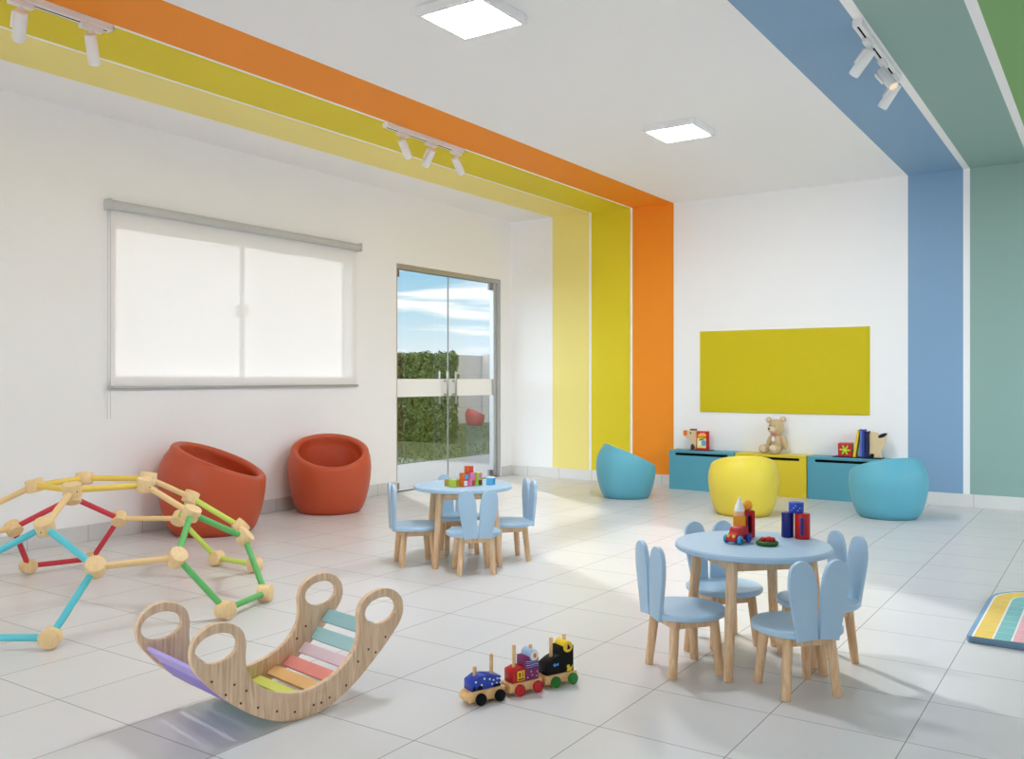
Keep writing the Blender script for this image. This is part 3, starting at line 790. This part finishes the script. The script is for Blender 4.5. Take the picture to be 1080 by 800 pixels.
# ------------------------------------------------------------------ stacking train
def train():
    ang = math.atan2(.924, .3825)          # local +X runs from the engine to the last wagon
    base = Vector((-1.862, 2.573, 0)); u = Vector((.3825, .924, 0)); n_in = Vector((-.924, .3825, 0))
    W = .036
    def car(s0, wheelmat, label, engine=False, dyw=.0, trailer=True):
        o = base+u*s0+n_in*(W+.004)
        c = empty('toy_train_car', o, ang, label, 'toy train', 'wooden stacking train')
        # local x along train, local -Y is the near side
        L0, L1 = -.043, .128-.043+.04
        if engine: prof = [(-.040, .012), (.104, .012), (.106, .014), (.106, .048), (.104, .050), (-.024, .050), (-.036, .047), (-.045, .041), (-.050, .033), (-.051, .026), (-.049, .019), (-.045, .014)]
        else: prof = rrect(-.040, .104, .013, .046, .004)
        bm = plate([prof], 2*(W-.004), .003); bmesh.ops.transform(bm, matrix=Matrix.Translation((0, -(W-.004), 0)), verts=bm.verts[:])
        obj('platform', bm, M['trainwood'], c, True)
        if trailer:
            bm = bmesh.new(); box(bm, .104, .120, -.007, .007, .020, .032, .001); obj('coupling', bm, M['trainwood'], c, True)
        for x in (0., .080):
            for sy in (-1, 1):
                bm = bmesh.new(); cyl(bm, (x, sy*(W-.004), .021), (x, sy*(W+.008), .021), .021, n=28, bev=.002)
                obj('wheel', bm, wheelmat, c, True)
        return c
    def body(c, prof, mat, z0, nm='block', w=.028):
        bm = plate([[(x, z+z0) for x, z in prof]], 2*w, .0015); bmesh.ops.transform(bm, matrix=Matrix.Translation((0, -w, 0)), verts=bm.verts[:])
        return obj(nm, bm, mat, c)
    def peg(c, x, z0, z1):
        bm = bmesh.new(); cyl(bm, (x, 0, z0), (x, 0, z1), .0068, n=16, bev=.0015); obj('peg', bm, M['trainwood'], c, True)
    def dot(par, x, z, r, mat, w=.028, nm='dot', lp=None):
        bm = plate([lp or ellipse(x, z, r, r, 12)], .0012); return obj(nm, bm, mat, par, loc=(0, -w-.0010, 0))
    # engine, blue
    c = car(0., M['toy_black'], 'front wagon of the wooden train, blue blocks and black wheels', True)
    b1 = body(c, [(-.032, 0), (.028, 0), (.028, .047), (.0, .050), (-.032, .034)], M['toy_blue'], .0505, 'front_block')
    b2 = body(c, [(.0285, .0), (.090, .0), (.090, .036), (.075, .040), (.0285, .048)], M['toy_blue'], .0505, 'rear_block')
    for x, z in ((-.016, .082), (.008, .068), (.02, .088)): dot(b1, x, z, .0035, M['toy_white'])
    for x, z in ((.042, .083), (.058, .077), (.074, .080), (.052, .064), (.072, .064), (.086, .078), (.087, .063)): dot(b2, x, z, .0035, M['toy_white'])
    dot(b1, 0, 0, 0, M['toy_black'], .028, 'arch', [(-.028, .0515), (-.016, .0515), (-.017, .064), (-.022, .069), (-.027, .064)])
    dot(b1, 0, 0, 0, M['toy_black'], .028, 'arch', [(-.012, .0515), (.014, .0515), (.010, .064), (.002, .068), (-.008, .062)])
    dot(b2, 0, 0, 0, M['toy_black'], .028, 'arch', [(.056, .0515), (.086, .0515), (.085, .060), (.07, .064), (.058, .058)])
    peg(c, -.004, .06, .128); peg(c, .066, .06, .162)
    # middle wagon, red
    c = car(.1665, M['toy_red'], 'middle wagon of the wooden train, red blocks and red wheels')
    b1 = body(c, [(-.026, 0), (.028, 0), (.028, .052), (.004, .054), (-.026, .045)], M['toy_red'], .0465, 'front_block')
    b2 = body(c, [(.0285, 0), (.089, 0), (.089, .084), (.08, .086), (.0285, .086)], M['toy_purple'], .0465, 'rear_block')
    sg = dot(b1, 0, 0, 0, M['toy_yellow'], .028, 'number_plate', [(-.006, .053), (.026, .053), (.026, .088), (-.006, .088)])
    dot(sg, 0, 0, 0, M['toy_black'], .0, 'mark', ellipse(.004, .077, .0035, .005, 10)).location = (0, -.001, 0)
    dot(sg, 0, 0, 0, M['toy_black'], .0, 'mark', [(.002, .064), (.006, .064), (.006, .073), (.002, .073)]).location = (0, -.001, 0)
    dot(sg, 0, 0, 0, M['orange'], .0, 'mark', [(.013, .064), (.021, .064), (.021, .083), (.013, .083)]).location = (0, -.001, 0)
    dot(sg, 0, 0, 0, M['toy_black'], .0, 'mark', [(-.003, .056), (.023, .056), (.023, .060), (-.003, .060)]).location = (0, -.001, 0)
    for q in range(4):
        dot(b2, 0, 0, 0, M['toy_paleblue'] if q % 2 else M['toy_cyan'], .028, 'wave_stripe', [(.032, .095+q*.007), (.05, .092+q*.007), (.075, .096+q*.007), (.0875, .093+q*.007), (.0875, .0955+q*.007), (.075, .0985+q*.007), (.05, .0945+q*.007), (.032, .0975+q*.007)])
    for x, z in ((.04, .058), (.06, .064), (.08, .058), (.055, .078), (.083, .074)): dot(b2, x, z, .0035, M['pink'])
    bm = bmesh.new(); cyl(bm, (.068, -.030, .135), (.068, .030, .135), .020, n=28, bev=.002); rf = obj('roof_roll', bm, M['toy_paleblue'], c, True)
    dot(rf, 0, 0, 0, M['toy_white'], .031, 'roll_face', ellipse(.068, .135, .0175, .0175, 20))
    dot(rf, 0, 0, 0, M['orange'], .032, 'roll_mark', ellipse(.069, .135, .006, .009, 14))
    peg(c, -.002, .06, .178); peg(c, .072, .13, .168)
    # last wagon, black
    c = car(.3275, M['toy_green'], 'last wagon of the wooden train, black blocks and green wheels', trailer=False)
    b1 = body(c, [(-.034, .0), (-.028, -.001), (.030, -.001), (.030, .068), (.02, .066), (-.004, .058), (-.034, .042)], M['toy_black'], .0475, 'front_block')
    b2 = body(c, [(.0305, 0), (.090, 0), (.090, .096), (.082, .099), (.0305, .099)], M['toy_black'], .0465, 'rear_block')
    fs = dot(b1, 0, 0, 0, M['toy_cyan'], .028, 'fish_mark', smooth_loop([(-.006, .082), (.002, .088), (.010, .084), (.019, .088), (.018, .077), (.010, .080), (.002, .076)], 3))
    dk = dot(b2, 0, 0, 0, M['toy_yellow'], .028, 'duck_mark', smooth_loop([(.058, .050), (.080, .050), (.084, .060), (.088, .070), (.080, .064), (.074, .062), (.070, .072), (.060, .072), (.058, .064), (.062, .060)], 3))
    bm = bmesh.new(); cyl(bm, (.062, -.032, .142), (.062, .032, .142), .021, n=28, bev=.002); rf = obj('roof_roll', bm, M['toy_yellow'], c, True)
    dot(rf, 0, 0, 0, M['lettergold'], .0325, 'roll_face', ellipse(.062, .142, .0175, .0175, 20))
    dot(rf, 0, 0, 0, M['toy_black'], .0335, 'duck_mark', smooth_loop([(.055, .134), (.067, .134), (.070, .143), (.064, .144), (.062, .152), (.057, .150), (.058, .142)], 3))
    peg(c, .004, .06, .178); peg(c, .066, .14, .182)
train()

# ------------------------------------------------------------------ rocking toy
def rocker():
    r = empty('wooden_rocker', (-2.479, 2.175, 0), 1.401, 'curved wooden rocker toy with ring handles and rainbow coloured slats', 'rocker toy')
    half = [(0, 0), (.06, .005), (.114, .020), (.165, .043), (.21, .069), (.255, .101), (.298, .136), (.34, .171), (.376, .205), (.405, .236), (.424, .265),
            (.431, .298), (.425, .330), (.405, .357), (.373, .376), (.335, .384), (.298, .380), (.265, .368), (.241, .349), (.229, .325), (.224, .298), (.226, .27),
            (.226, .243), (.220, .213), (.204, .182), (.175, .152), (.138, .127), (.08, .104), (0, .091)]
    loop = half+[(-x, z) for x, z in half[-2:0:-1]]
    loop = smooth_loop([((x*.978+.1*max(0, -x-.3)) if x < 0 else x, z) for x, z in loop], 3)
    h1 = ellipse(.327, .306, .073, .047, 36); h2 = ellipse(-.321, .306, .073, .047, 36)
    th = .022
    for y0, nm in ((-.191, 'side_panel'), (.191, 'side_panel')):
        bm = plate([loop, h1, h2], th, .002)
        o = obj(nm, bm, M['ply'], r, True, loc=(0, y0, 0))
    # slats: inner-face ends measured along the curve, mirrored about the middle
    sl = [((.362, .240), (.325, .199), 'slat_teal'), ((.310, .180), (.277, .139), 'slat_teal_pale'), ((.251, .132), (.220, .100), 'slat_lilac'), ((.188, .096), (.150, .066), 'slat_coral'),
          ((.126, .070), (.080, .050), 'slat_orange'), ((.058, .047), (.010, .040), 'slat_lime')]
    lf = ['slat_lavender', 'slat_violet', 'slat_indigo', 'slat_sky', 'slat_mint', 'slat_green']
    def slat(p, q, mat):
        p = Vector((p[0], 0, p[1])); q = Vector((q[0], 0, q[1])); d = (p-q)
        a = math.atan2(d.z, d.x); L = d.length
        bm = BOX(0, L, -.169, .191, -.013, 0, bev=.0025)
        m = Matrix.Translation(q) @ Matrix.Rotation(-a, 4, 'Y')
        bmesh.ops.transform(bm, matrix=m, verts=bm.verts[:]); o = obj('slat', bm, M[mat], r); o['label'] = mat.split('_')[1]+' painted slat'
    for (p, q, mt), ml in zip(sl, lf):
        slat(p, q, mt)
        e = (Vector(p)-Vector(q)).normalized()*.009; pp = Vector(p)+e; qq = Vector(q)-e
        slat((-qq[0], qq[1]), (-pp[0], pp[1]), ml)
    scr = [(-.340, .206), (-.262, .178), (-.292, .153), (-.220, .148), (-.240, .113), (-.178, .083), (-.108, .052), (-.04, .032), (.035, .036), (.066, .036), (.100, .045), (.170, .07), (.222, .142), (.268, .176), (.300, .158), (.345, .205)]
    for x, z in scr:
        bm = bmesh.new(); cyl(bm, (x, -.1918, z), (x, -.189, z), .0042, n=10); obj('screw', bm, M['brown'], r)
    for x, z in ((.255, .190), (.215, .150)):
        bm = bmesh.new(); cyl(bm, (x, .189, z), (x, .1918, z), .0042, n=10); obj('screw', bm, M['brown'], r)
rocker()

# ------------------------------------------------------------------ climbing dome
def dome():
    cx, cy = -4.443, 2.704
    d = empty('climbing_dome', (cx, cy, 0), 0, 'wooden rod climbing dome with coloured pentagons at the left edge', 'climbing dome')
    th = -.946
    N = {}
    for k in range(5):
        A = th+k*2*PI/5
        q = lambda r, a, z: Vector((r*math.cos(a), r*math.sin(a), z))
        N['t', k] = q(.294, A, .606); N['a', k] = q(.57, A, .471)
        N['mR', k] = q(.751, A+.387, .308); N['mL', k] = q(.751, A-.387, .308)
        N['bR', k] = q(.904, A+.195, .049); N['bL', k] = q(.904, A-.195, .049)
    pent = ['rod_cyan', 'rod_green', 'rod_lime', 'rod_red', 'rod_orange']
    def rod(a, b, mat):
        bm = bmesh.new(); cyl(bm, N[a], N[b], .0155, n=16)
        o = obj('rod', bm, M[mat], d, True); o['label'] = {'tan': 'natural wood'}.get(mat.split('_')[1], mat.split('_')[1])+' rod'
    for k in range(5):
        k2 = (k+1) % 5
        rod(('t', k), ('t', k2), 'rod_yellow'); rod(('t', k), ('a', k), 'rod_tan'); rod(('mR', k), ('mL', k2), 'rod_tan')
        m = pent[k]
        for a, b in (('a', 'mR'), ('mR', 'bR'), ('bR', 'bL'), ('bL', 'mL'), ('mL', 'a')): rod((a, k), (b, k), m)
    for key, v in N.items():
        nrm = Vector((v.x/.92**2, v.y/.92**2, v.z/.62**2 if v.z > .1 else 0)).normalized()
        bm = bmesh.new(); cyl(bm, v-nrm*.033, v+nrm*.033, .0435, n=28, bev=.004)
        j = obj('joint', bm, M['pine'], d, True)
        side = nrm.cross(Vector((0, 0, 1)) if abs(nrm.z) < .9 else Vector((1, 0, 0))).normalized()
        dn = side.cross(nrm).normalized()
        if key[0] in 'ta':
            vv = v-dn*.0438 if dn.z > 0 else v+dn*.0438
            w = (vv-v).normalized(); bm = bmesh.new(); cyl(bm, v+w*.0425, v+w*.0442, .0035, n=8); obj('pin_hole', bm, M['brown'], j)
dome()

# ------------------------------------------------------------------ play mat
def mat_():
    x0, x1, y0, y1 = -.552, .78, 4.375, 5.515
    cxm = (x0+x1)/2
    t = empty('play_mat', (cxm, y0, 0), 0, 'padded play mat with rainbow coloured bands at the right edge', 'play mat')
    w = (x1-x0)/2; hgt = y1-y0
    def arch(ins, bot, r0=.30):
        ww = w-ins; hh = hgt-ins; r = max(.05, min(r0-ins*.8, ww)); b = bot
        out = []
        bl = .03 if ins == 0 else .004
        for cx_, cy_, a, r_ in ((ww-bl, b+bl, -PI/2, bl), (ww-r, hh-r, 0, r), (-ww+r, hh-r, PI/2, r), (-ww+bl, b+bl, PI, bl)):
            for k in range(9): out.append((cx_+r_*math.cos(a+PI/2*k/8), cy_+r_*math.sin(a+PI/2*k/8)))
        return out
    bm = plate([arch(0, 0)], .03, .006, xz=False); obj('pad', bm, M['mat_side'], t, True)
    seq = [(.004, 'mat_blue'), (.022, 'mat_white'), (.030, 'mat_yellow'), (.100, 'mat_white'), (.108, 'mat_teal'), (.172, 'mat_white'), (.180, 'mat_pink'), (.238, 'mat_white'), (.246, 'mat_teal'), (.335, 'mat_white'), (.343, 'mat_yellow'), (.40, 'mat_white'), (.408, 'mat_blue')]
    for i, (ins, m) in enumerate(seq):
        loops = [arch(ins, .004)]
        bm = plate(loops, .0006, 0, xz=False)
        o = obj('colour_band', bm, M[m], t, loc=(0, 0, .0296+.0004*i))
    # faint stitched cross lines
    for j in range(9):
        y = .12+j*.11
        if y < hgt-.25:
            bm = BOX(-w+.045, w-.045, y-.0015, y+.0015, 0, .0006); obj('stitch_line', bm, M['mat_white'], t, loc=(0, 0, .0296+.0004*13))
mat_()

# ------------------------------------------------------------------ outside
def grass_mat():
    m, nt, out = newmat('lawn_grass')
    p = nt.nodes.new('ShaderNodeBsdfPrincipled'); p.inputs['Roughness'].default_value = .9
    tc = nt.nodes.new('ShaderNodeTexCoord')
    n1 = nt.nodes.new('ShaderNodeTexNoise'); n1.inputs['Scale'].default_value = 1.1; n1.inputs['Detail'].default_value = 8
    n2 = nt.nodes.new('ShaderNodeTexNoise'); n2.inputs['Scale'].default_value = 40; n2.inputs['Detail'].default_value = 4
    r = nt.nodes.new('ShaderNodeValToRGB'); r.color_ramp.elements[0].position = .3; r.color_ramp.elements[0].color = lin((50, 68, 38)); r.color_ramp.elements[1].position = .72; r.color_ramp.elements[1].color = lin((88, 98, 60))
    ad = nt.nodes.new('ShaderNodeMath'); ad.operation = 'MULTIPLY_ADD'; ad.inputs[1].default_value = .5
    nt.links.new(tc.outputs['Object'], n1.inputs['Vector']); nt.links.new(tc.outputs['Object'], n2.inputs['Vector'])
    h_ = nt.nodes.new('ShaderNodeMath'); h_.operation = 'MULTIPLY'; h_.inputs[1].default_value = .5
    nt.links.new(n2.outputs['Fac'], h_.inputs[0]); nt.links.new(n1.outputs['Fac'], ad.inputs[0]); nt.links.new(h_.outputs[0], ad.inputs[2])
    nt.links.new(ad.outputs[0], r.inputs['Fac']); nt.links.new(r.outputs['Color'], p.inputs['Base Color'])
    b = nt.nodes.new('ShaderNodeBump'); b.inputs['Strength'].default_value = .8; b.inputs['Distance'].default_value = .03
    nt.links.new(n2.outputs['Fac'], b.inputs['Height']); nt.links.new(b.outputs['Normal'], p.inputs['Normal'])
    nt.links.new(p.outputs['BSDF'], out.inputs['Surface'])
    return m
M['grass'] = grass_mat()
M['concrete'] = paint('pale_concrete', (134, 134, 135), .8, .2, .05, .1, 3.)
M['gwall'] = tiles('garden_wall_render', (164, 159, 154), (140, 136, 131), 0, 0, .42, 0, 'XZ', .008, .85)
bm = bmesh.new(); box(bm, -8.1, XL-T, -8, 40, -.1, -.005); box(bm, XL-T, 12, -12, YF-T, -.1, -.005); box(bm, XR+T, 12, YF-T, 30, -.1, -.005); box(bm, XL-T, XL, DY0, DY1, -.1, -.001)
struct('paving', bm, M['concrete'])
struct('lawn', BOX(-40, -8.1, -30, 60, -.1, 0), M['grass'])
bm = bmesh.new(); box(bm, -14.45, -14.2, 2, 19.85, 0, 1.79); box(bm, -14.2, -2, 19.85, 20.1, 0, 1.80)
box(bm, -14.18, -13.95, 19.62, 19.85, 0, 1.82)
struct('garden_wall', bm, M['gwall'])
# lawn blades: short tufts of grass
bm = bmesh.new()
for i in range(9000):
    x = rnd.uniform(-13.5, -8.1); y = rnd.uniform(8.6, 18.5)
    if y > 12.2 and x < -9.6 and y < 14.6: continue
    if abs(x+13.3) < .5 and abs(y-18.1) < .5: continue
    hh = rnd.uniform(.02, .055); a = rnd.uniform(0, PI*2); w = .010
    dx, dy = math.cos(a)*w, math.sin(a)*w; lx, ly = rnd.uniform(-.02, .02), rnd.uniform(-.02, .02)
    v = [bm.verts.new((x-dx, y-dy, 0)), bm.verts.new((x+dx, y+dy, 0)), bm.verts.new((x+lx, y+ly, hh))]
    bm.faces.new(v)
o = obj('lawn_grass_blades', bm, P('blade', (64, 82, 44), rough=.8, var=.15)); tag(o, 'short green grass blades growing on the lawn outside', 'grass', kind='stuff')

def hedge():
    h = empty('hedge', (-11.6, 13.3, 0), 0, 'dense clipped green hedge outside the glass door', 'hedge')
    x0, x1, y0, y1, zt = -2.4, 1.78, -.55, .5, 1.60
    bm = bmesh.new(); box(bm, x0+.1, x1-.12, y0+.12, y1-.1, .0, zt-.05)
    for v in bm.verts:
        if v.co.x > 0: v.co.x -= (v.co.y+.55)*.77
    obj('inner_branches', bm, P('hedge_core', (34, 50, 26), rough=.9), h)
    bm = bmesh.new()
    def leaf(c, nrm):
        nrm = (Vector(nrm)+Vector((rnd.uniform(-.9, .9), rnd.uniform(-.9, .9), rnd.uniform(-.6, 1.0)))).normalized()
        t = nrm.cross(Vector((rnd.uniform(-1, 1), rnd.uniform(-1, 1), rnd.uniform(-1, .2)))).normalized(); b = nrm.cross(t)
        s = rnd.uniform(.022, .042)
        v = [bm.verts.new(c+t*s*1.3), bm.verts.new(c+b*s*.6+nrm*s*.15), bm.verts.new(c-t*s*1.2), bm.verts.new(c-b*s*.6+nrm*s*.15)]
        f = bm.faces.new(v)
        edge = c.x > x1-.35 or c.z > zt-.15  # end and top leaves get a paler colour that paints sunlight on them
        q = rnd.random(); f.material_index = 2 if (edge and q < .35) else (1 if q < .45 else 0)
    for i in range(15000):
        q = rnd.random()
        bul = noise.noise(Vector((i*.37, 1.3, 2.1)))*.0
        if q < .62: c = Vector((rnd.uniform(x0, x1), y0, rnd.uniform(0.02, zt))); nr = (0, -1, 0)
        elif q < .82: c = Vector((rnd.uniform(x0, x1), rnd.uniform(y0, y1), zt)); nr = (0, 0, 1)
        else: c = Vector((x1, rnd.uniform(y0, y1), rnd.uniform(.02, zt))); nr = (.8, .3, 0)
        nz = noise.noise(c*2.6)*.10+noise.noise(c*7)*.05+rnd.uniform(-.06, .03)
        if c.x > x1-1.2: c.x -= (c.y+.55)*.77*(1-(x1-c.x)/1.2)
        c = c+Vector(nr)*nz
        leaf(c, nr)
    obj('foliage', bm, [P('leaf_mid', (54, 78, 36), rough=.6, var=.2), P('leaf_dark', (36, 56, 27), rough=.6, var=.2), P('leaf_sunlit', (128, 138, 62), rough=.6, var=.1)], h)
hedge()

# ------------------------------------------------------------------ sky, sun, lamps
w = bpy.data.worlds.new('sky'); S.world = w; w.use_nodes = True
nt = w.node_tree; nt.nodes.clear()
N = nt.nodes.new; L = nt.links.new
out = N('ShaderNodeOutputWorld'); bg = N('ShaderNodeBackground'); bg.inputs['Strength'].default_value = 1.0
tc = N('ShaderNodeTexCoord'); sx = N('ShaderNodeSeparateXYZ'); L(tc.outputs['Generated'], sx.inputs[0])
rp = N('ShaderNodeValToRGB'); e = rp.color_ramp.elements
e[0].position = 0.; e[0].color = lin((240, 244, 246)); e[1].position = .035; e[1].color = lin((222, 238, 248))
for pos, c in ((.075, (188, 224, 243)), (.125, (150, 204, 236)), (.22, (205, 222, 236)), (.5, (235, 240, 245))):
    q = e.new(pos); q.color = lin(c)
L(sx.outputs['Z'], rp.inputs['Fac'])
mp = N('ShaderNodeMapping'); mp.inputs['Scale'].default_value = (3.2, 3.2, 38.); mp.inputs['Rotation'].default_value = (0.0, .035, .0); mp.inputs['Location'].default_value = (1.2, .4, .9)
ns = N('ShaderNodeTexNoise'); ns.inputs['Scale'].default_value = 1.25; ns.inputs['Detail'].default_value = 7; ns.inputs['Distortion'].default_value = .5
L(tc.outputs['Generated'], mp.inputs[0]); L(mp.outputs[0], ns.inputs['Vector'])
cr = N('ShaderNodeValToRGB'); cr.color_ramp.elements[0].position = .50; cr.color_ramp.elements[0].color = (0, 0, 0, 1); cr.color_ramp.elements[1].position = .60; cr.color_ramp.elements[1].color = (1, 1, 1, 1)
L(ns.outputs['Fac'], cr.inputs['Fac'])
mx = N('ShaderNodeMix'); mx.data_type = 'RGBA'; L(cr.outputs['Color'], mx.inputs['Factor']); L(rp.outputs['Color'], mx.inputs['A']); mx.inputs['B'].default_value = (1.05, 1.05, 1.05, 1)
# sky strength raised toward the front side, added to light the room
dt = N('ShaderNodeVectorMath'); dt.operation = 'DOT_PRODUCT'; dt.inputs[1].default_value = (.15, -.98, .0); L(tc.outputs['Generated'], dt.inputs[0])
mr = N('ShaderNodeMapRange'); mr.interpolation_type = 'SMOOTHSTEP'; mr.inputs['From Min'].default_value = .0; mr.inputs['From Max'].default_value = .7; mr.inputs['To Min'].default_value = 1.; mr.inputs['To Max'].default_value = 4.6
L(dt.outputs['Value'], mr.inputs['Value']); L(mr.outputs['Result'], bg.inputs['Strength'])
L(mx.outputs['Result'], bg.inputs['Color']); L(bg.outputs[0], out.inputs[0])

sun = bpy.data.lights.new('sun', 'SUN'); sun.energy = 4.0; sun.angle = math.radians(1.6); sun.color = (1., .975, .95)
so = bpy.data.objects.new('sun', sun); COL.objects.link(so)
el = math.radians(18.)
sd = Vector((-.83*math.cos(el), .557*math.cos(el), math.sin(el)))
so.rotation_euler = sd.to_track_quat('Z', 'Y').to_euler()

# unseen area lamps added as fill, continuing the row of ceiling panels
for i, (x, y) in enumerate(((-2.765, 1.13), (-2.765, -1.47))):
    a = bpy.data.lights.new('unseen_fill_lamp', 'AREA'); a.shape = 'SQUARE'; a.size = .36; a.energy = 7.5; a.color = (.96, .98, 1.)
    o = bpy.data.objects.new('unseen_fill_lamp', a); COL.objects.link(o); o.location = (x, y, H-.045)

# ------------------------------------------------------------------ camera
cam = bpy.data.cameras.new('camera'); cam.sensor_width = 36.; cam.lens = 949/1080*36; cam.clip_start = .05; cam.clip_end = 200
co = bpy.data.objects.new('camera', cam); COL.objects.link(co)
co.location = (0, 0, 1.15); co.rotation_euler = (PI/2, 0, math.radians(33.95))
S.camera = co
S.view_settings.view_transform = 'Standard'; S.view_settings.look = 'None'; S.view_settings.gamma = 1.; S.view_settings.use_curve_mapping = False
S.view_settings.exposure = .16
S.cycles.use_denoising = True
S.cycles.max_bounces = 12; S.cycles.diffuse_bounces = 7; S.cycles.transparent_max_bounces = 12; S.cycles.caustics_reflective = False; S.cycles.caustics_refractive = False
